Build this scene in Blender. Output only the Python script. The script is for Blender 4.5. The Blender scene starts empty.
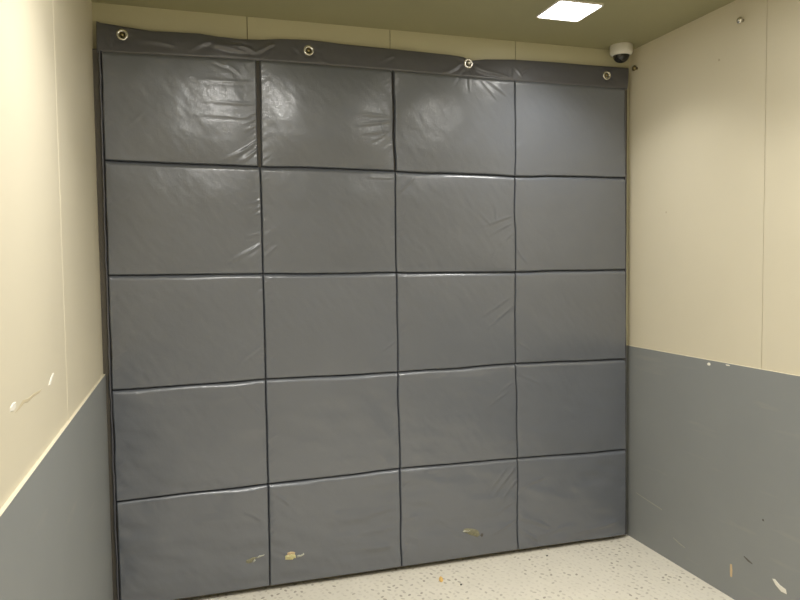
# Freight elevator cabin with a padded grey wall blanket hung on the back wall.
import bpy, math, random
import numpy as np
from mathutils import Vector, Matrix

random.seed(7)
scene = bpy.context.scene
col = scene.collection

# ------------------------------------------------------------------ measured data (metres)
# quilting seam crossings of the blanket (x, z), six rows from the hem down to the floor
NODES=[
 [(0.0026,2.0993),(0.5655,2.1110),(1.1118,2.1095),(1.6648,2.1036),(2.2207,2.1043)],
 [(0.0003,1.7024),(0.5642,1.6977),(1.1152,1.6938),(1.6635,1.6875),(2.2286,1.6954)],
 [(0.0008,1.2808),(0.5667,1.2758),(1.1165,1.2736),(1.6622,1.2700),(2.2313,1.2689)],
 [(0.0013,0.8498),(0.5694,0.8568),(1.1179,0.8532),(1.6657,0.8619),(2.2339,0.8526)],
 [(0.0023,0.4265),(0.5683,0.4353),(1.1217,0.4411),(1.6718,0.4363),(2.2366,0.4210)],
 [(0.0040,0.0210),(0.5675,0.0215),(1.1234,0.0208),(1.6730,0.0208),(2.2391,0.0171)],
]
WRINKLES=[
 (0.472,1.727,0.561,1.799,5,3.5),
 (0.502,1.713,0.560,1.769,5,3),
 (0.435,1.722,0.549,1.772,6,2),
 (0.478,1.335,0.560,1.397,5,3.5),
 (0.433,1.324,0.548,1.382,6,2.5),
 (0.562,1.335,0.622,1.385,5,2.5),
 (0.511,1.420,0.565,1.440,4,1.5),
 (0.510,1.544,0.564,1.568,4,1.2),
 (0.563,1.362,0.595,1.397,4,1.5),
 (0.346,2.011,0.554,2.017,6,1),
 (0.355,1.933,0.553,1.933,6,1),
 (0.314,1.882,0.536,1.879,6,0.8),
 (0.392,2.096,0.443,2.066,5,1.6),
 (0.429,2.091,0.495,2.043,6,1.2),
 (0.510,1.877,0.556,1.906,4,1.5),
 (0.513,1.855,0.555,1.880,4,1.5),
 (0.508,1.828,0.558,1.857,4,1.2),
 (0.932,1.910,1.083,1.914,6,1.2),
 (0.957,1.868,1.092,1.894,5,1.5),
 (0.973,1.836,1.083,1.853,5,1.5),
 (1.014,1.810,1.074,1.841,4,1.5),
 (1.049,1.904,1.074,1.825,5,1),
 (0.983,1.664,1.102,1.663,4,1.2),
 (1.127,1.602,1.193,1.669,5,2.2),
 (1.121,1.499,1.148,1.524,4,1),
 (1.508,1.472,1.646,1.512,5,2),
 (1.531,1.429,1.655,1.486,5,1.5),
 (1.583,1.378,1.655,1.451,5,1.6),
 (1.655,1.382,1.718,1.302,5,1.6),
 (1.560,1.559,1.569,1.494,6,1),
 (1.490,1.528,1.536,1.477,6,1),
 (1.545,1.330,1.569,1.365,5,1),
 (1.655,1.408,1.684,1.342,4,1.2),
 (0.993,0.923,1.106,0.988,5,1.8),
 (1.036,0.904,1.110,0.942,5,1.4),
 (0.473,0.934,0.555,0.997,5,1.8),
 (0.440,0.975,0.556,1.048,6,1),
 (0.565,0.929,0.605,0.955,4,1),
 (0.459,0.832,0.557,0.698,6,1.2),
 (0.504,0.790,0.558,0.746,5,1),
 (1.513,0.677,1.614,0.736,5,1.3),
 (1.542,0.719,1.648,0.783,5,1.2),
 (1.603,0.505,1.662,0.536,5,1.2),
 (1.510,1.019,1.654,1.123,6,1.5),
 (1.487,1.072,1.640,1.163,6,1.2),
 (1.663,0.826,1.776,0.766,6,1),
 (1.663,0.968,1.737,0.912,5,1),
 (1.540,0.274,1.662,0.405,6,2.2),
 (1.573,0.239,1.666,0.350,6,2),
 (1.511,0.291,1.618,0.401,6,1.4),
 (1.554,0.196,1.661,0.251,5,1.2),
 (1.676,0.304,1.801,0.337,7,1.6),
 (1.671,0.123,1.776,0.045,7,2),
 (1.671,0.182,1.826,0.103,9,1.8),
 (1.529,0.105,1.661,0.161,6,1.6),
 (1.295,0.205,1.434,0.099,9,0.8),
 (0.877,0.256,1.097,0.281,12,1.5),
 (0.812,0.130,1.087,0.123,14,1.6),
 (0.855,0.196,1.105,0.194,12,1.2),
 (0.582,0.406,0.652,0.345,6,1.2),
 (0.475,0.337,0.540,0.297,7,1),
 (0.589,0.169,0.648,0.136,6,1.5),
 (1.903,0.047,2.195,0.095,12,1.8),
 (2.034,0.011,2.207,0.027,8,1.8),
 (1.725,0.061,1.929,0.105,10,1.2),
 (1.158,0.114,1.112,0.046,5,1.3),
 (1.123,0.226,1.204,0.238,7,0.8),
 (0.059,1.811,0.148,1.881,7,0.8),
 (0.024,1.537,0.080,1.571,5,0.8),
 (1.365,2.061,1.429,2.140,5,1.2),
 (1.466,2.135,1.572,2.007,6,1.6),
 (1.493,2.120,1.624,2.023,6,1.4),
 (1.447,2.125,1.447,2.033,5,1),
 (1.661,1.755,1.642,1.840,5,1),
]
HEM_FOLDS=[
 (1.365,2.133,1.438,2.159,5,2),
 (1.470,2.149,1.610,2.116,5,4),
 (1.474,2.141,1.549,2.116,5,3.5),
 (1.484,2.158,1.643,2.110,6,2),
 (1.319,2.105,1.419,2.145,7,2),
 (1.438,2.130,1.423,2.087,5,2),
 (0.476,2.168,0.559,2.137,9,5),
 (0.559,2.137,0.633,2.177,6,6),
 (0.369,2.159,0.536,2.131,8,3),
 (0.581,2.116,0.621,2.157,5,3),
 (0.406,2.181,0.537,2.158,9,-5),
 (0.067,2.124,0.103,2.181,6,2),
 (0.028,2.182,0.040,2.118,6,3),
 (0.103,2.159,0.260,2.136,9,2),
 (0.313,2.125,0.406,2.177,8,2),
 (1.058,2.135,1.123,2.168,6,2),
 (1.658,2.154,1.643,2.106,5,2.5),
 (1.672,2.163,1.701,2.118,4,1.6),
 (1.687,2.126,1.740,2.159,5,1.6),
 (0.790,2.131,0.850,2.112,8,1.2),
 (0.715,2.180,0.730,2.142,7,1.5),
]
L0, L1, L2, L3, L4 = 3.6,7.2,4.8,3,3   # lamp watts, narrow beam
K0, K1, K2, K3, K4 = 9,98,55,40,30   # lens radiance
SPREAD = 120
EXPO = 0.0

XL, XR = -0.020, 2.266          # side wall faces (wainscot)
WZ = 0.911                      # wainscot height
CZ = 2.2825                     # ceiling
YF = -3.40                      # door end of the cabin
UP = 0.008                      # upper walls sit this far behind the wainscot

# ------------------------------------------------------------------ helpers
def link(o, parent=None):
    col.objects.link(o)
    if parent is not None:
        o.parent = parent
    return o

def tag(o, label=None, cat=None, group=None, kind=None):
    if label: o['label'] = label
    if cat: o['category'] = cat
    if group: o['group'] = group
    if kind: o['kind'] = kind
    return o

def empty(name, loc, label, cat, group=None):
    o = bpy.data.objects.new(name, None)
    o.empty_display_size = 0.05
    o.location = loc
    link(o)
    return tag(o, label, cat, group)

class MB:
    """collects vertices and faces (with a material slot each) for one mesh"""
    def __init__(self):
        self.v = []; self.f = []; self.m = []
    def add(self, vs, fs, slot=0):
        b = len(self.v)
        self.v += [tuple(p) for p in vs]
        self.f += [tuple(i + b for i in f) for f in fs]
        self.m += [slot] * len(fs)
    def box(self, x0, x1, y0, y1, z0, z1, slot=0, top=None):
        vs = [(x0,y0,z0),(x1,y0,z0),(x1,y1,z0),(x0,y1,z0),(x0,y0,z1),(x1,y0,z1),(x1,y1,z1),(x0,y1,z1)]
        fs = [(0,3,2,1),(0,1,5,4),(1,2,6,5),(2,3,7,6),(3,0,4,7)]
        self.add(vs, fs, slot)
        self.add(vs, [(4,5,6,7)], slot if top is None else top)
    def lathe(self, prof, n=32, centre=(0,0,0), axis='z', slot=0, cap=True):
        cx, cy, cz = centre
        vs = []
        for (r, h) in prof:
            for k in range(n):
                a = 2*math.pi*k/n
                p, q = r*math.cos(a), r*math.sin(a)
                if axis == 'z': vs.append((cx+p, cy+q, cz+h))
                elif axis == 'y': vs.append((cx+p, cy+h, cz+q))
                else: vs.append((cx+h, cy+p, cz+q))
        fs = []
        for i in range(len(prof)-1):
            for k in range(n):
                k2 = (k+1) % n
                fs.append((i*n+k, i*n+k2, (i+1)*n+k2, (i+1)*n+k))
        if cap:
            fs.append(tuple(range(n))); fs.append(tuple(range((len(prof)-1)*n, len(prof)*n)))
        self.add(vs, fs, slot)
    def build(self, name, mats, parent=None, smooth=False, loc=None):
        me = bpy.data.meshes.new(name)
        vs = self.v
        if loc is not None:
            vs = [(p[0]-loc[0], p[1]-loc[1], p[2]-loc[2]) for p in vs]
        me.from_pydata(vs, [], self.f)
        for m in (mats if isinstance(mats, (list, tuple)) else [mats]):
            me.materials.append(m)
        me.polygons.foreach_set('material_index', self.m)
        if smooth:
            me.polygons.foreach_set('use_smooth', [True]*len(self.f))
        me.update()
        import bmesh
        bm = bmesh.new(); bm.from_mesh(me)
        bmesh.ops.recalc_face_normals(bm, faces=bm.faces)
        bm.to_mesh(me); bm.free()
        o = bpy.data.objects.new(name, me)
        if loc is not None: o.location = loc
        return link(o, parent)

def grid_mesh(name, X, Y, Z, mat, parent=None, keep=None):
    """smooth sheet through a grid of points facing -y; rows run downwards"""
    nr, nc = X.shape
    vs = np.stack([X, Y, Z], -1).reshape(-1, 3)
    i = np.arange(nr*nc).reshape(nr, nc)
    f = np.stack([i[:-1,:-1], i[1:,:-1], i[1:,1:], i[:-1,1:]], -1).reshape(-1, 4)
    if keep is not None:
        c = vs[f].mean(1)
        f = f[keep(c)]
    me = bpy.data.meshes.new(name)
    me.vertices.add(len(vs)); me.vertices.foreach_set('co', vs.astype(np.float32).ravel())
    me.loops.add(f.size); me.loops.foreach_set('vertex_index', f.astype(np.int32).ravel())
    me.polygons.add(len(f))
    me.polygons.foreach_set('loop_start', np.arange(0, f.size, 4, dtype=np.int32))
    me.polygons.foreach_set('use_smooth', np.ones(len(f), dtype=bool))
    me.update(calc_edges=True); me.validate()
    me.materials.append(mat)
    o = bpy.data.objects.new(name, me)
    return link(o, parent)

_rng = np.random.RandomState(11)
_tab = _rng.rand(64, 64)*2 - 1
def vnoise(x, z, scale, seed=0):
    x = np.asarray(x)/scale + 17.3*seed + 200; z = np.asarray(z)/scale + 9.7*seed + 200
    xi = np.floor(x).astype(int); zi = np.floor(z).astype(int)
    fx = x-xi; fz = z-zi
    fx = fx*fx*fx*(fx*(fx*6-15)+10); fz = fz*fz*fz*(fz*(fz*6-15)+10)
    g = lambda a, b: _tab[a % 64, b % 64]
    return (g(xi,zi)*(1-fx)+g(xi+1,zi)*fx)*(1-fz) + (g(xi,zi+1)*(1-fx)+g(xi+1,zi+1)*fx)*fz

def ridges(x, z, segs):
    h = np.zeros_like(x)
    for (x0, z0, x1, z1, w, a) in segs:
        w = w*0.001; a = a*0.001
        dx, dz = x1-x0, z1-z0
        L2 = dx*dx+dz*dz
        m = (x > min(x0,x1)-3*w) & (x < max(x0,x1)+3*w) & (z > min(z0,z1)-3*w) & (z < max(z0,z1)+3*w)
        if not m.any(): continue
        px, pz = x[m]-x0, z[m]-z0
        t = (px*dx+pz*dz)/L2
        d = (px*dz-pz*dx)/math.sqrt(L2)
        d = d + 0.25*w*np.sin(t*5+x0*40)
        tap = np.clip(t+0.12, 0, 1)**0.8*np.clip((1.12-t)/0.35, 0, 1)
        tap = tap*np.clip((1.1-t)*6, 0, 1)
        ww = w*(1.25-0.5*np.clip(t,0,1))
        h[m] += a*tap*(np.exp(-(d/ww)**2) - 0.45*np.exp(-((d-1.9*ww)/(1.2*ww))**2))
    return h

# ------------------------------------------------------------------ materials
def new_mat(name):
    m = bpy.data.materials.new(name); m.use_nodes = True
    nt = m.node_tree
    return m, nt, nt.nodes['Principled BSDF']

def paint(name, c, rough, spec=0.5, vary=0.05, bump=0.05, bscale=180, blotch=4.0, metal=0.0, coat=0.0, scuff=None, crinkle=0.0):
    """painted or coated surface: gentle tone variation and a fine orange-peel bump in object space"""
    m, nt, b = new_mat(name)
    N = nt.nodes.new; Lk = nt.links.new
    tc = N('ShaderNodeTexCoord')
    n1 = N('ShaderNodeTexNoise'); n1.inputs['Scale'].default_value = blotch; n1.inputs['Detail'].default_value = 6
    Lk(tc.outputs['Object'], n1.inputs['Vector'])
    mx = N('ShaderNodeMix'); mx.data_type = 'RGBA'
    mx.inputs[6].default_value = (*[v*(1-vary) for v in c], 1)
    mx.inputs[7].default_value = (*[min(1, v*(1+vary)) for v in c], 1)
    Lk(n1.outputs['Fac'], mx.inputs[0])
    last = mx.outputs[2]
    if scuff:
        sc_, stretch, thr, colr, amt = scuff
        mp = N('ShaderNodeMapping'); mp.inputs['Scale'].default_value = stretch
        Lk(tc.outputs['Object'], mp.inputs['Vector'])
        n3 = N('ShaderNodeTexNoise'); n3.inputs['Scale'].default_value = sc_; n3.inputs['Detail'].default_value = 3
        Lk(mp.outputs['Vector'], n3.inputs['Vector'])
        rp = N('ShaderNodeMapRange'); rp.inputs['From Min'].default_value = thr; rp.inputs['From Max'].default_value = thr+0.12
        rp.inputs['To Max'].default_value = amt
        Lk(n3.outputs['Fac'], rp.inputs['Value'])
        m2 = N('ShaderNodeMix'); m2.data_type = 'RGBA'; m2.inputs[7].default_value = (*colr, 1)
        Lk(last, m2.inputs[6]); Lk(rp.outputs['Result'], m2.inputs[0]); last = m2.outputs[2]
    Lk(last, b.inputs['Base Color'])
    b.inputs['Roughness'].default_value = rough
    b.inputs['Specular IOR Level'].default_value = spec
    b.inputs['Metallic'].default_value = metal
    if coat:
        b.inputs['Coat Weight'].default_value = coat; b.inputs['Coat Roughness'].default_value = 0.12
    if bump:
        n2 = N('ShaderNodeTexNoise'); n2.inputs['Scale'].default_value = bscale; n2.inputs['Detail'].default_value = 3
        Lk(tc.outputs['Object'], n2.inputs['Vector'])
        bp = N('ShaderNodeBump'); bp.inputs['Strength'].default_value = bump; bp.inputs['Distance'].default_value = 0.002
        Lk(n2.outputs['Fac'], bp.inputs['Height']); Lk(bp.outputs['Normal'], b.inputs['Normal'])
        if crinkle:
            n4 = N('ShaderNodeTexNoise'); n4.inputs['Scale'].default_value = 38; n4.inputs['Detail'].default_value = 8
            n4.inputs['Roughness'].default_value = 0.62; n4.inputs['Distortion'].default_value = 0.8
            Lk(tc.outputs['Object'], n4.inputs['Vector'])
            b4 = N('ShaderNodeBump'); b4.inputs['Strength'].default_value = crinkle; b4.inputs['Distance'].default_value = 0.004
            Lk(n4.outputs['Fac'], b4.inputs['Height']); Lk(b4.outputs['Normal'], bp.inputs['Normal'])
            if coat: Lk(bp.outputs['Normal'], b.inputs['Coat Normal'])
    return m

CREAM = (0.74, 0.68, 0.53)
M = {}
M['cream'] = paint('cream_paint', CREAM, 0.42, 0.4, 0.03, 0.06, 140)
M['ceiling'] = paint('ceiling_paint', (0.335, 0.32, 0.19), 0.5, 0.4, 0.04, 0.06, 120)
M['back'] = paint('shaded_cream_paint', (0.53, 0.505, 0.35), 0.45, 0.4, 0.03, 0.06, 140)  # the walls' cream, darkened so the back wall's dimness is in the colour
M['grey'] = paint('grey_paint', (0.272, 0.284, 0.285), 0.45, 0.4, 0.05, 0.08, 160, 5,
                  scuff=(9, (0.3, 0.3, 2.5), 0.62, (0.36, 0.35, 0.32), 0.35))
M['vinyl'] = paint('grey_vinyl', (0.126, 0.138, 0.164), 0.36, 1.0, 0.05, 0.10, 420, 7, coat=0.45, crinkle=0.22)
M['vinyl_hem'] = paint('grey_vinyl_hem', (0.096, 0.098, 0.116), 0.40, 0.9, 0.06, 0.10, 420, 9, coat=0.3, crinkle=0.22)
M['vinyl_back'] = paint('dark_vinyl', (0.10, 0.09, 0.075), 0.6, 0.4, 0.05, 0.1, 300)
M['foam'] = paint('yellow_foam', (0.74, 0.68, 0.38), 0.9, 0.2, 0.35, 0.6, 500, 160)
M['dirty_foam'] = paint('dirty_foam', (0.27, 0.26, 0.175), 0.9, 0.2, 0.4, 0.6, 500, 140)
M['flap'] = paint('torn_lining', (0.55, 0.55, 0.48), 0.6, 0.4, 0.2, 0.3, 400, 120)
M['chrome'] = paint('nickel', (0.78, 0.76, 0.70), 0.22, 0.5, 0.05, 0.03, 300, 30, metal=1.0)
M['brass'] = paint('dull_brass', (0.30, 0.25, 0.13), 0.35, 0.5, 0.1, 0.05, 300, 60, metal=1.0)
M['white'] = paint('white_plastic', (0.74, 0.72, 0.66), 0.4, 0.5, 0.02, 0.02, 300)
M['black'] = paint('smoked_dome', (0.012, 0.012, 0.012), 0.06, 0.6, 0.0, 0.0)
M['chip'] = paint('bare_filler', (0.85, 0.82, 0.74), 0.7, 0.3, 0.1, 0.3, 300, 80)
M['tan'] = paint('tan_primer', (0.66, 0.50, 0.30), 0.7, 0.3, 0.1, 0.3, 300, 80)
M['scuff'] = paint('dark_scuff', (0.12, 0.11, 0.10), 0.7, 0.3, 0.1, 0.2, 300, 80)
M['faintscuff'] = paint('faint_scuff', (0.60, 0.52, 0.36), 0.6, 0.3, 0.1, 0.2, 300, 80)
M['palescuff'] = paint('pale_scuff', (0.40, 0.385, 0.34), 0.6, 0.3, 0.1, 0.2, 300, 80)
M['groove'] = paint('joint_shade', (0.16, 0.135, 0.075), 0.7, 0.3, 0.1, 0.0)  # open gaps between wall panels, their shade put into a dark colour
M['orange'] = paint('orange_scrap', (0.86, 0.55, 0.18), 0.7, 0.3, 0.2, 0.3, 300, 200)
M['grit'] = paint('dark_grit', (0.05, 0.045, 0.04), 0.8, 0.3, 0.3, 0.3, 300, 200)

FLOORC = (0.80, 0.755, 0.65)
M['floor'] = paint('floor_paint', FLOORC, 0.5, 0.4, 0.07, 0.10, 160, 9)
def lug_material():
    m, nt, b = new_mat('worn_tread_lug')
    N = nt.nodes.new; Lk = nt.links.new
    g = N('ShaderNodeNewGeometry'); tc = N('ShaderNodeTexCoord')
    n = N('ShaderNodeTexNoise'); n.inputs['Scale'].default_value = 5.0; n.inputs['Detail'].default_value = 3
    Lk(tc.outputs['Object'], n.inputs['Vector'])
    a = N('ShaderNodeMath'); a.operation = 'POWER'; a.inputs[1].default_value = 2.2
    Lk(g.outputs['Random Per Island'], a.inputs[0])
    r = N('ShaderNodeMapRange'); r.inputs['From Min'].default_value = 0.38; r.inputs['From Max'].default_value = 0.66
    r.inputs['To Min'].default_value = 0.15; r.inputs['To Max'].default_value = 1.25
    Lk(n.outputs['Fac'], r.inputs['Value'])
    mu = N('ShaderNodeMath'); mu.operation = 'MULTIPLY'; mu.use_clamp = True
    Lk(a.outputs[0], mu.inputs[0]); Lk(r.outputs['Result'], mu.inputs[1])
    ad = N('ShaderNodeMath'); ad.operation = 'ADD'; ad.use_clamp = True; ad.inputs[1].default_value = 0.14
    Lk(mu.outputs[0], ad.inputs[0])
    mx = N('ShaderNodeMix'); mx.data_type = 'RGBA'
    mx.inputs[6].default_value = (*FLOORC, 1); mx.inputs[7].default_value = (0.42, 0.37, 0.30, 1)
    Lk(ad.outputs[0], mx.inputs[0]); Lk(mx.outputs[2], b.inputs['Base Color'])
    b.inputs['Roughness'].default_value = 0.5
    return m
M['lug'] = lug_material()

def lamp_mat(name, strength, c=(1.0, 0.98, 0.93)):
    m = bpy.data.materials.new(name); m.use_nodes = True
    nt = m.node_tree; nt.nodes.clear()
    e = nt.nodes.new('ShaderNodeEmission'); o = nt.nodes.new('ShaderNodeOutputMaterial')
    e.inputs['Color'].default_value = (*c, 1); e.inputs['Strength'].default_value = strength
    nt.links.new(e.outputs[0], o.inputs[0])
    return m

# ------------------------------------------------------------------ setting
def struct(o): return tag(o, kind='structure')

# floor: painted tread plate, raised lugs in two alternating directions
fl = MB()
fl.box(XL-0.05, XR+0.05, YF-0.05, 0.05, -0.05, 0.0, 0)
P = 0.033
ang0 = math.radians(4)
rows = int(3.6/P)
rl = random.Random(3)
def lug(cx, cy, a):
    L, Wd, H, n = 0.0100, 0.0058, 0.0007, 10
    ca, sa = math.cos(a), math.sin(a)
    vs = []
    for (k, h) in ((1.0, 0.0), (0.72, H*0.75)):
        for i in range(n):
            t = 2*math.pi*i/n
            p, q = L*k*math.cos(t), Wd*k*math.sin(t)
            vs.append((cx+p*ca-q*sa, cy+p*sa+q*ca, h-0.0002 if h == 0 else h))
    vs.append((cx, cy, H))
    fs = [(i, (i+1) % n, n+(i+1) % n, n+i) for i in range(n)]
    fs += [(n+i, n+(i+1) % n, 2*n) for i in range(n)]
    fl.add(vs, fs, 1)
for j in range(-4, 114):
    for i in range(-6, 122):
        x = XL + i*P*0.94 + (0.5*P if j % 2 else 0); y = 0.0 - j*P*0.72
        xx = x + 0.35*y; 
        if XL+0.012 < xx < XR-0.012 and YF+0.012 < y < -0.012:
            lug(xx+rl.uniform(-.007,.007), y+rl.uniform(-.007,.007), math.radians(60 if (i+j) % 2 else 120) + rl.uniform(-.5, .5))
struct(fl.build('floor', [M['floor'], M['lug']]))

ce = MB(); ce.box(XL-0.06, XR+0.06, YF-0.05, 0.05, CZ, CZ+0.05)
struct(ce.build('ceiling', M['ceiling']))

def chip(mb, plane, at, pts, slot, t=0.0012):
    """thin irregular flake or scuff on a side wall; pts are (dy, dz) in mm"""
    y, z = at
    s = 1 if plane[1] > 0 else -1
    x0 = plane[0]; n = len(pts)
    vs = [(x0, y+a*0.001, z+b*0.001) for a, b in pts]
    cy = sum(a for a, b in pts)/n*0.001; cz = sum(b for a, b in pts)/n*0.001
    vs += [(x0+s*t, y+cy+(a*0.001-cy)*0.8, z+cz+(b*0.001-cz)*0.8) for a, b in pts]
    mb.add(vs, [tuple(range(n, 2*n))] + [(i, (i+1) % n, n+(i+1) % n, n+i) for i in range(n)], slot)

# left wall: upper panels with a raised joint bead, then the grey wainscot
wl = MB()
xu = XL-UP
wl.box(xu-0.05, xu, YF-0.05, 0.05, 0.0, CZ)
bead = [(0.0, 0.0050), (0.0009, 0.0028), (0.0012, 0.0), (0.0009, -0.0028), (0.0, -0.0050)]
for yb in (-0.846, -2.066):
    vs = [(xu+a, yb+b, z) for z in (WZ, CZ) for a, b in bead]
    wl.add(vs, [(i, i+1, 6+i, 5+i) for i in range(4)], 0)
chip(wl, (xu, 1), (-1.060, 1.052), [(-34,-9),(-14,-12),(10,-1),(36,8),(30,12),(2,7),(-22,-2)], 1)
chip(wl, (xu, 1), (-1.430, 1.060), [(-24,-4),(0,-8),(22,-3),(21,6),(-2,8),(-23,3)], 1)
chip(wl, (xu, 1), (-1.290, 1.050), [(-130,-4),(-60,1),(-20,-4),(30,-3),(90,-5),(130,-2),(88,0),(30,4),(-20,3),(-62,8)], 2, 0.0004)
struct(wl.build('wall_left', [M['cream'], M['chip'], M['faintscuff']]))
tl = MB(); tl.box(XL-0.03, XL, YF, 0.0, 0.0, WZ, 0, 1)
struct(tl.build('trim_1', [M['grey'], M['cream']]))

# right wall
wr = MB()
xu = XR+UP
wr.box(xu+0.003, xu+0.05, YF-0.05, 0.05, 0.0, CZ, 3)
for a, b in ((0.0, -0.8015), (-0.8045, -2.02), (-2.023, YF)):
    wr.box(xu, xu+0.004, b, a, 0.0, CZ, 0)
chip(wr, (xu, -1), (-0.573, 2.085), [(-5,-3),(3,-5),(6,2),(0,5)], 2)
chip(wr, (xu, -1), (-0.955, 2.108), [(-10,-7),(2,-12),(10,0),(6,10),(-6,9)], 1)
chip(wr, (xu, -1), (-0.27, 1.52), [(-4,-3),(3,-4),(4,3),(-1,4)], 2)
struct(wr.build('wall_right', [M['cream'], M['chip'], M['faintscuff'], M['groove']]))
tr = MB(); tr.box(XR, XR+0.03, YF, 0.0, 0.0, WZ, 0, 1)
chip(tr, (XR, -1), (-0.5467, 0.895), [(-9,-2),(-2,-7),(9,-5),(10,3),(2,6),(-7,5)], 2)
chip(tr, (XR, -1), (-0.648, 0.905), [(-10,-3),(8,-4),(12,1),(-6,2)], 2)
chip(tr, (XR, -1), (-0.678, 0.107), [(-6,-24),(4,-26),(6,-6),(5,24),(-4,26),(-7,4)], 3)
chip(tr, (XR, -1), (-0.905, 0.147), [(-34,-14),(-10,-16),(16,-2),(30,14),(18,18),(-4,6),(-30,2)], 2)
chip(tr, (XR, -1), (-0.762, 0.182), [(-22,-7),(0,-5),(22,6),(20,9),(-2,3),(-20,-3)], 4)
chip(tr, (XR, -1), (-0.381, 0.100), [(-40,-8),(0,-3),(38,8),(36,11),(0,2),(-36,-4)], 5)
chip(tr, (XR, -1), (-0.14, 0.215), [(-130,-10),(-40,-2),(60,9),(58,12),(-40,2),(-126,-5)], 5, 0.0006)
chip(tr, (XR, -1), (-0.83, 0.36), [(-5,-3),(3,-4),(4,3),(-1,4)], 4)
struct(tr.build('trim_2', [M['grey'], M['cream'], M['chip'], M['tan'], M['scuff'], M['palescuff']]))

# back wall, vertical panel joints show above the blanket
wb = MB()
wb.box(XL-0.06, XR+0.06, 0.004, 0.05, 0.0, CZ, 1)
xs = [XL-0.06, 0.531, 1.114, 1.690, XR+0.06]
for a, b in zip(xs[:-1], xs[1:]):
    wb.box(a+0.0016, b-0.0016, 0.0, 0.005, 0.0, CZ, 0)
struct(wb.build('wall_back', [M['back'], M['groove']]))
wf = MB(); wf.box(XL-0.06, XR+0.06, YF-0.05, YF, 0.0, CZ)
struct(wf.build('wall_front', M['cream']))

# ------------------------------------------------------------------ padded blanket
blanket = empty('padded_wall_blanket', (1.11, -0.03, 0.012),
                'grey quilted vinyl pad of twenty panels covering the back wall', 'padded blanket')
def adopt(o):
    o.parent = blanket
    o.matrix_parent_inverse = Matrix.Translation((-1.11, 0.03, -0.012))
    return o

YB = -0.034                      # seam plane
TH = 0.019                       # foam thickness in front of it
node = np.array(NODES)
node[:, :, 0] = 0.2747 + (node[:, :, 0]-0.2747)*0.9975
node[:, :, 1] = 1.3094 + (node[:, :, 1]-1.3094)*0.9975
node[5, :, 1] -= 0.0065

def prof(d, R, p=2.3):
    t = np.clip(d/R, 0, 1)
    return (1-(1-t)**p)**(1/p)

def axis_samples(n, L, R):
    k = int(n*0.16)
    e = R*(1-np.cos(np.linspace(0, math.pi/2, k)))*1.4
    mid = np.linspace(e[-1], L-e[-1], n-2*k+2)[1:-1]
    return np.concatenate([e, mid, L-e[::-1]])/L

def seam_wobble(c, z):
    if c in (0, 4): return 0.0015*vnoise(z, z*0+c, 0.11, 3)
    amp = 0.0045 if c == 3 else 0.0025
    return amp*vnoise(z, z*0+c*3.1, 0.12, 4+c)

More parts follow.
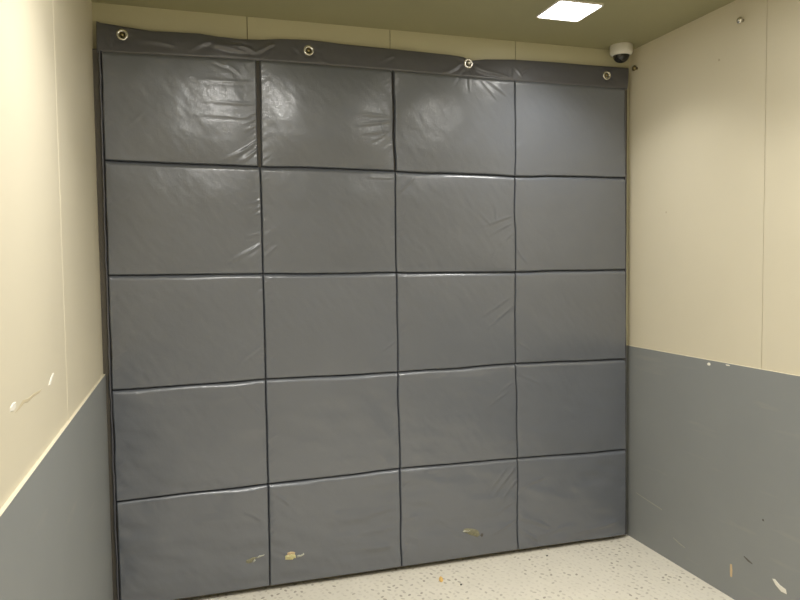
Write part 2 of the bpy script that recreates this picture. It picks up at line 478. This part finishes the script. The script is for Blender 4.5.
panels = {}
BELLY = {(1, 0): 0.015, (0, 0): 0.003, (2, 0): 0.004, (1, 1): 0.004, (0, 1): 0.003}
for r in range(5):
    for c in range(4):
        p00, p10 = node[r][c], node[r][c+1]; p01, p11 = node[r+1][c], node[r+1][c+1]
        W_ = 0.5*(p10[0]-p00[0]+p11[0]-p01[0]); H_ = 0.5*(p00[1]-p01[1]+p10[1]-p11[1])
        s = axis_samples(180, W_, 0.010); t = axis_samples(136, H_, 0.012)
        S, T = np.meshgrid(s, t)
        X = (p00[0]*(1-S)+p10[0]*S)*(1-T)+(p01[0]*(1-S)+p11[0]*S)*T
        Z = (p00[1]*(1-S)+p10[1]*S)*(1-T)+(p01[1]*(1-S)+p11[1]*S)*T
        gl = 0.0065 if (c == 1 and r == 0) else 0.0004
        gr = 0.0065 if (c == 0 and r == 0) else 0.0004
        if c == 2 and r == 0: gl = 0.0035
        if c == 1 and r == 0: gr = 0.0035
        gt, gb = 0.0004, 0.0006
        if r == 4: gb = 0.001
        X = X + (gl*(1-S)-gr*S)
        X = X + seam_wobble(c, Z)*(1-S) + seam_wobble(c+1, Z)*S
        hs = 0.0022*vnoise(X, X*0+r, 0.16, 8)
        he = 0.0022*vnoise(X, X*0+r+1.0, 0.16, 8)
        Z = Z - gt*(1-T) + gb*T + (0 if r == 0 else hs*(1-T)) + (0 if r == 4 else he*T)
        Wp, Hp = W_-gl-gr, H_-gt-gb
        dl, dr, dt, db = S*Wp, (1-S)*Wp, T*Hp, (1-T)*Hp
        F = prof(dl, 0.0065)*prof(dr, 0.0065)*prof(dt, 0.019, 1.9)*prof(db, 0.0065)
        soft = lambda d, R: 1-(1-np.clip(d/R, 0, 1))**2
        B = soft(dl, .16)*soft(dr, .16)*soft(dt, .13)*soft(db, .13)
        inner = np.clip(np.minimum(np.minimum(dl, dr), np.minimum(dt, db))/0.02, 0, 1)
        h = TH*F + 0.0050*B + BELLY.get((c, r), 0.0)*np.sin(math.pi*S)*(1-(2*T-1)**2)
        h = h + inner*(0.0016*vnoise(X, Z, 0.17, 1) + 0.0008*vnoise(X, Z, 0.07, 2) + 0.00035*vnoise(X+0.6*Z, Z*0.6, 0.022, 5))
        low = max(0, r-2)*0.0017      # the lower rows hang slacker
        h = h + inner*low*vnoise(X+0.8*Z, Z*2.2, 0.10, 6)
        # short pulls running into the stitched seams
        edge = np.exp(-np.minimum(dl, dr)/0.022)*(0.4+0.6*np.clip(vnoise(X*0+c, Z, 0.09, 7)+0.2, 0, 1))
        pull = vnoise(Z + np.where(dl < dr, -1, 1)*0.7*np.minimum(dl, dr), X*0+c*2.3+r, 0.011, 9)
        h = h + F*0.0021*edge*pull
        pullh = vnoise(X, Z*0+r*1.7, 0.016, 10)
        h = h + F*0.0006*np.exp(-np.minimum(dt, db)/0.02)*pullh
        h = h + (2.6 if r == 4 else 1.6 if r == 3 else 1.4)*np.clip(F*1.2, 0, 1)*ridges(X, Z, WRINKLES)
        o = grid_mesh('padded_panel', X, YB-h, Z, M['vinyl'])
        panels[(c, r)] = adopt(o)

# backing sheet behind the panels
bk = MB(); bk.box(-0.0195, 2.2415, -0.033, -0.006, 0.012, 2.10)
bk.box(XL-UP+0.0005, 0.5, -0.0325, -0.0065, WZ+0.001, 2.105)
ob = adopt(bk.build('backing_sheet', M['vinyl_back']))
ob['label'] = 'dark backing sheet showing in the seams'
# stitched binding along both side edges
def binding(xs_, w, name):
    n = 260
    z = np.linspace(2.10, 0.014, n)
    th = np.linspace(math.pi, 2*math.pi, 9)
    Zg, A = np.meshgrid(z, th, indexing='ij')
    xc = np.interp(-Zg, [-q[1] for q in xs_], [q[0] for q in xs_])
    wob = 0.0014*vnoise(Zg, Zg*0+w*100, 0.06, 12)+0.0007*vnoise(Zg, Zg*0+w*100, 0.02, 13)
    Xg = xc + w*np.cos(A)*(1+0.15*vnoise(Zg, A*0, 0.03, 14)) + wob
    Yg = -0.036 + 0.010*np.sin(A)
    return adopt(grid_mesh(name, Xg, Yg, Zg, M['vinyl_hem']))
binding([(node[r][0][0]-0.0055, node[r][0][1]) for r in range(6)], 0.0045, 'edge_binding')
binding([(node[r][4][0]+0.0045, node[r][4][1]) for r in range(6)], 0.004, 'edge_binding')

# top hem: a single strip of vinyl that folds and sags between the grommets
TOP = [(-0.012,2.2068),(0.0019,2.2018),(0.173,2.1871),(0.351,2.1914),(0.42,2.184),(0.499,2.1813),(0.58,2.188),(0.653,2.1979),(0.771,2.2038),(0.892,2.1981),
       (1.144,2.1943),(1.365,2.191),(1.432,2.186),(1.452,2.171),(1.475,2.1745),(1.53,2.184),(1.668,2.1928),(1.888,2.1962),(2.218,2.1979),(2.262,2.198)]
kf = 1.0054
tx = [0.2747+(a-0.2747)*kf for a, b in TOP]; tz = [1.3094+(b-1.3094)*kf for a, b in TOP]
GROM = [(0.0748, 2.1662), (0.7680, 2.1632), (1.4550, 2.1625), (2.1385, 2.1585)]
GY = -0.022
nx, nz = 440, 30
sx = np.linspace(-0.013, 2.237, nx); st = np.linspace(0, 1, nz)
Xh, Th = np.meshgrid(sx, st)
Xh = Xh + 0.024*(1-Th)*np.clip((Xh-2.19)/0.047, 0, 1)
ztop = np.interp(Xh, tx, tz)
zbot = np.interp(Xh, node[0][:, 0], node[0][:, 1]) - 0.006 - 0.0015*vnoise(Xh, Xh*0, 0.08, 15)
Zh = ztop*(1-Th)+zbot*Th
yb = -0.013 - 0.030*Th**0.8
for (cx, a, wd) in ((0.46, 0.022, 0.12), (1.05, 0.006, 0.2), (1.78, 0.006, 0.2), (0.24, 0.006, 0.1)):
    yb = yb - a*np.exp(-((Xh-cx)/wd)**2)*np.clip(1.15-Th, 0, 1)*np.clip(0.5+Th*1.2, 0, 1)
yb = yb - ridges(Xh, Zh, HEM_FOLDS)*1.9
yb = yb - (0.0014*vnoise(Xh, Zh, 0.11, 16)+0.0005*vnoise(Xh, Zh, 0.035, 17))
# rolled stitched lower edge
yb = yb + 0.006*np.exp(-((1-Th)/0.05)**2)
for gx, gz in GROM:
    d = np.hypot(Xh-gx, Zh-gz)
    k = np.exp(-(d/0.026)**4)
    yb = yb*(1-k)+GY*k
    # radial gathers round the grommet
    an = np.arctan2(Zh-gz, Xh-gx)
    yb = yb - 0.0009*np.sin(an*9+gx*7)*np.exp(-((d-0.038)/0.018)**2)*(1.8 if abs(gx-1.455) < .1 else 0.7)
yb = np.minimum(yb, -0.005)
hem = adopt(grid_mesh('top_hem', Xh, yb, Zh, M['vinyl_hem'],
            keep=lambda c: np.min([np.hypot(c[:, 0]-gx, c[:, 2]-gz) for gx, gz in GROM], axis=0) > 0.0125))
hem['label'] = 'thin unpadded hem along the top'
sol = hem.modifiers.new('thickness', 'SOLIDIFY'); sol.thickness = 0.0018; sol.offset = -1

# grommets: rolled metal rings with a short barrel
for gx, gz in GROM:
    g = MB()
    pr = []
    for k in range(15):
        a = math.pi*1.25 - k*math.pi*1.5/14
        pr.append((0.0160+0.0052*math.cos(a), -0.0036*math.sin(a)-0.001))
    pr = [(0.0106, 0.010)] + pr
    g.lathe(pr, 40, (gx, GY-0.0012, gz), 'y', cap=False)
    og = adopt(g.build('grommet', M['chrome'], smooth=True))
    og['label'] = 'round nickel grommet'
    og.modifiers.new('thickness', 'SOLIDIFY').thickness = 0.0008

# tears near the floor
def blob(name, mat, parent, pts, y0, depth, seed):
    """ragged lump: a rim outline (x, z) swelling out by depth"""
    rr = random.Random(seed); n = len(pts)
    cx = sum(p[0] for p in pts)/n; cz = sum(p[1] for p in pts)/n
    dense = []
    for i in range(n):
        a, b = pts[i], pts[(i+1) % n]
        for k in range(3):
            f = k/3; dense.append((a[0]*(1-f)+b[0]*f+rr.uniform(-1,1)*0.0017, a[1]*(1-f)+b[1]*f+rr.uniform(-1,1)*0.0017))
    n = len(dense); mb = MB(); vs = []
    for (k, q) in ((1.0, 0.0), (0.86, 0.6), (0.55, 0.95), (0.25, 1.0)):
        for (x, z) in dense:
            vs.append((cx+(x-cx)*k, y0-depth*q*(1+rr.uniform(-.35, .35) if q else 1), cz+(z-cz)*k))
    vs.append((cx, y0-depth, cz))
    fs = []
    for L in range(3):
        for i in range(n): fs.append((L*n+i, L*n+(i+1) % n, (L+1)*n+(i+1) % n, (L+1)*n+i))
    for i in range(n): fs.append((3*n+i, 3*n+(i+1) % n, 4*n))
    mb.add(vs, fs)
    o = mb.build(name, mat, smooth=True)
    o.parent = parent
    o.matrix_parent_inverse = (Matrix.Translation((1.11, -0.03, 0.012)) @ parent.matrix_parent_inverse).inverted()
    return o
def surf_y(panel, x, z):
    me = panels[panel].data
    co = np.empty(len(me.vertices)*3); me.vertices.foreach_get('co', co); co = co.reshape(-1, 3)
    k = np.argmin((co[:, 0]-x)**2+(co[:, 2]-z)**2)
    return co[k, 1]
def tear(panel, name, mat, cx, cz, pts, depth, seed, label, sink=0.002):
    y0 = surf_y(panel, cx, cz)+sink
    o = blob(name, mat, panels[panel], [(cx+a*0.001, cz+b*0.001) for a, b in pts], y0, depth, seed)
    o['label'] = label
# slit left of the first seam
tear((0,4), 'exposed_foam', M['dirty_foam'], 0.494, 0.139, [(-34,-10),(-16,-15),(2,-10),(14,-1),(26,9),(10,12),(-6,7),(-24,2)], 0.004, 1, 'dirty yellow foam in a ragged slit')
tear((0,4), 'torn_flap', M['flap'], 0.530, 0.147, [(-16,-5),(2,-1),(19,5),(16,8),(-2,5),(-15,1)], 0.005, 2, 'pale lifted edge of the slit')
tear((0,4), 'torn_flap', M['flap'], 0.505, 0.134, [(-6,-5),(2,-6),(7,3),(3,8),(-3,2)], 0.006, 3, 'pale shred in the slit')
tear((1,4), 'exposed_foam', M['foam'], 0.652, 0.131, [(-24,-6),(-10,-11),(8,-11),(22,-6),(20,6),(6,15),(-10,14),(-22,8)], 0.009, 4, 'bright yellow foam bulging from a hole')
tear((1,4), 'torn_flap', M['tan'], 0.652, 0.146, [(-20,-6),(0,-2),(16,-6),(20,0),(4,7),(-14,5)], 0.007, 9, 'brown stained rim above the hole')
tear((1,4), 'torn_flap', M['flap'], 0.690, 0.131, [(-14,-7),(2,-5),(18,6),(16,11),(0,5),(-14,3)], 0.006, 5, 'white torn lining beside the hole')
tear((2,4), 'exposed_foam', M['dirty_foam'], 1.446, 0.131, [(-46,14),(-40,22),(-14,20),(12,15),(34,4),(40,-16),(28,-27),(4,-18),(-18,-6),(-38,4)], 0.006, 6, 'dirty foam in a slanting gash')
tear((2,4), 'torn_flap', M['scuff'], 1.492, 0.114, [(-9,-4),(0,-9),(8,-2),(6,8),(-5,6)], 0.004, 8, 'dark end of the gash')
tear((2,4), 'torn_flap', M['flap'], 1.415, 0.142, [(-16,-1),(-8,4),(10,2),(24,-3),(10,-5),(-8,-4)], 0.007, 7, 'pale lip of the gash')

# ------------------------------------------------------------------ studs
def stud(x, z, label, group, mat, dy=0.0):
    o = MB()
    o.lathe([(0.0075, 0.0), (0.0075, -0.003), (0.0040, -0.0035), (0.0040, -0.018+dy), (0.0062, -0.0190+dy), (0.0078, -0.0205+dy), (0.0078, -0.0225+dy), (0.0060, -0.0250+dy), (0.0025, -0.0262+dy), (0.0006, -0.0265+dy)],
            28, (x, 0.0, z), 'y')
    s_ = o.build('wall_stud', mat, smooth=True, loc=(x, 0.0, z))
    return tag(s_, label, 'stud', group)
sg = 'studs carrying the blanket'
where = ['left end of the grey pad hem', 'second grommet from the left', 'puckered third grommet from the left', 'right end under the dome camera']
for (gx, gz), w in zip(GROM, where):
    stud(gx, gz+0.0015, 'metal stud through the grommet at the ' + w if 'end' in w else 'small metal stud poking through the ' + w, sg,
         M['chrome'] if 'third' in w else M['brass'], -0.010 if 'third' in w else 0.0)
def stud_right(y, z, label, mat):
    o = MB(); x = XR+UP
    o.lathe([(0.006, 0.0), (0.006, -0.010), (0.010, -0.0115), (0.0125, -0.014), (0.0125, -0.018), (0.0095, -0.0215), (0.004, -0.0235), (0.0006, -0.0238)],
            28, (x, y, z), 'x')
    s_ = o.build('wall_stud', mat, smooth=True, loc=(x, y, z))
    return tag(s_, label, 'stud', 'bare studs on the right wall')
stud_right(-0.060, 2.190, 'dull brass stud on the right wall in the corner beside the dome camera', M['brass'])
stud_right(-0.692, 2.195, 'shiny bare stud high on the cream right wall near the ceiling', M['chrome'])

# ------------------------------------------------------------------ dome camera
dx, dy = 2.182, -0.070
cam_t = empty('dome_camera', (dx, dy, CZ), 'white dome security camera with dark lens on the ceiling corner', 'security camera')
b = MB(); b.lathe([(0.048, 0.0), (0.050, -0.004), (0.050, -0.030), (0.0485, -0.037), (0.043, -0.043), (0.0395, -0.046), (0.0365, -0.046), (0.0355, -0.043)], 48, (0, 0, 0), 'z', cap=False)
b.build('housing', M['white'], cam_t, smooth=True)
d = MB()
pr = [(0.0365, -0.043)] + [(0.036*math.cos(a), -0.045-0.032*math.sin(a)) for a in np.linspace(0, math.pi/2-0.03, 14)]
d.lathe(pr, 48, (0, 0, 0), 'z')
od = d.build('lens_dome', M['black'], cam_t, smooth=True); od['label'] = 'glossy dark dome'

# ------------------------------------------------------------------ ceiling lights
def rrect(hw, hh, r, n=6):
    pts = []
    for (sx_, sy_, a0) in ((1,1,0), (-1,1,90), (-1,-1,180), (1,-1,270)):
        for k in range(n+1):
            a = math.radians(a0+90*k/n)
            pts.append((sx_*(hw-r)+r*math.cos(a), sy_*(hh-r)+r*math.sin(a)))
    return pts
def ceiling_light(x, y, strength, strength2, label):
    t = empty('ceiling_light', (x, y, CZ), label, 'ceiling light', 'square ceiling lights')
    o_, i_ = rrect(0.098, 0.098, 0.020), rrect(0.091, 0.091, 0.014)
    n = len(o_); f = MB()
    vs = [(a, b_, 0.0) for a, b_ in o_] + [(a, b_, -0.004) for a, b_ in o_] + [(a, b_, -0.005) for a, b_ in i_] + [(a, b_, -0.001) for a, b_ in i_]
    fs = []
    for L in range(3):
        for k in range(n): fs.append((L*n+k, L*n+(k+1) % n, (L+1)*n+(k+1) % n, (L+1)*n+k))
    f.add(vs, fs); f.build('frame', M['white'], t)
    g = MB(); g.add([(a, b_, -0.0035) for a, b_ in i_], [tuple(range(n))])
    g.build('diffuser', lamp_mat('lamp_glow', strength2), t)
    # the lens throws most of its light downwards
    for sp, q in ((SPREAD, strength),):
        if q <= 0: continue
        ld = bpy.data.lights.new('lamp_beam', 'AREA'); ld.shape = 'SQUARE'; ld.size = 0.176
        ld.energy = q; ld.color = (1.0, 0.98, 0.93); ld.spread = math.radians(sp)
        lo = bpy.data.objects.new('lamp_beam', ld); lo.location = (0, 0, -0.007); link(lo, t)
    return t
LAMPS = [
    (1.722, -0.394, L0, K0, 'lit square ceiling light nearest the dome camera'),
    (0.522, -1.330, L1, K1, 'lit square ceiling light over the left wall beyond the top of view'),
    (1.740, -1.450, L2, K2, 'lit square ceiling light over the right wall beyond the top of view'),
    (0.522, -2.500, L3, K3, 'lit square ceiling light at the door end by the left wall'),
    (1.722, -2.500, L4, K4, 'lit square ceiling light at the door end by the right wall'),
]
for a in LAMPS: ceiling_light(*a)

# ------------------------------------------------------------------ litter on the floor
def crumb(name, x, y, lx, ly, lz, rz, mat, label, group=None, seed=0):
    rr = random.Random(seed); mb = MB(); n = 9; vs = []
    for (k, h) in ((0.8, 0.0), (1.0, 0.35), (0.9, 0.75), (0.4, 1.0)):
        for i in range(n):
            a = 2*math.pi*i/n; q = k*(1+rr.uniform(-.22, .22))
            p_, q_ = lx*q*math.cos(a), ly*q*math.sin(a)
            vs.append((p_*math.cos(rz)-q_*math.sin(rz), p_*math.sin(rz)+q_*math.cos(rz), lz*h))
    fs = [tuple(range(n)), tuple(range(3*n, 4*n))]
    for L in range(3):
        for i in range(n): fs.append((L*n+i, L*n+(i+1) % n, (L+1)*n+(i+1) % n, (L+1)*n+i))
    mb.add(vs, fs)
    o = mb.build(name, mat); o.location = (x, y, 0.0)
    return tag(o, label, name.replace('_', ' '), group)
crumb('foam_scrap', 1.252, -0.182, 0.023, 0.009, 0.009, 1.25, M['orange'], 'small orange foam scrap on the beige floor in front of the pad', None, 1)
crumb('grit_speck', 1.783, -0.110, 0.005, 0.004, 0.004, 0.3, M['grit'], 'dark speck of grit on the floor close to the pad, right of the gash', 'grit on the floor', 2)
crumb('grit_speck', 1.314, -0.248, 0.0045, 0.004, 0.004, 1.0, M['grit'], 'dark speck of grit just right of the orange scrap', 'grit on the floor', 3)

# ------------------------------------------------------------------ camera
cd = bpy.data.cameras.new('camera'); cam = bpy.data.objects.new('camera', cd); link(cam)
yaw, pitch, roll, fpx = 0.29928463642451514, -0.05201343349328962, -0.01155274802917524, 693.7576707602012
fw = Vector((math.sin(yaw)*math.cos(pitch), math.cos(yaw)*math.cos(pitch), math.sin(pitch)))
rt = Vector((math.cos(yaw), -math.sin(yaw), 0)); up = rt.cross(fw)
r2 = math.cos(roll)*rt+math.sin(roll)*up; u2 = -math.sin(roll)*rt+math.cos(roll)*up
mw = Matrix((r2, u2, -fw)).transposed().to_4x4(); mw.translation = (0.27474, -2.81810, 1.30938)
cam.matrix_world = mw
cd.sensor_fit = 'HORIZONTAL'; cd.sensor_width = 36.0; cd.lens = fpx*36.0/800.0
cd.clip_start = 0.01
scene.camera = cam

# ------------------------------------------------------------------ world and colour
w = bpy.data.worlds.new('cabin_world'); scene.world = w; w.use_nodes = True
w.node_tree.nodes['Background'].inputs['Color'].default_value = (0, 0, 0, 1)
vs_ = scene.view_settings
scene.display_settings.display_device = 'sRGB'
vs_.view_transform = 'Standard'; vs_.look = 'None'; vs_.gamma = 1.0; vs_.use_curve_mapping = False
vs_.exposure = EXPO
scene.cycles.use_denoising = True
scene.cycles.max_bounces = 10; scene.cycles.diffuse_bounces = 8
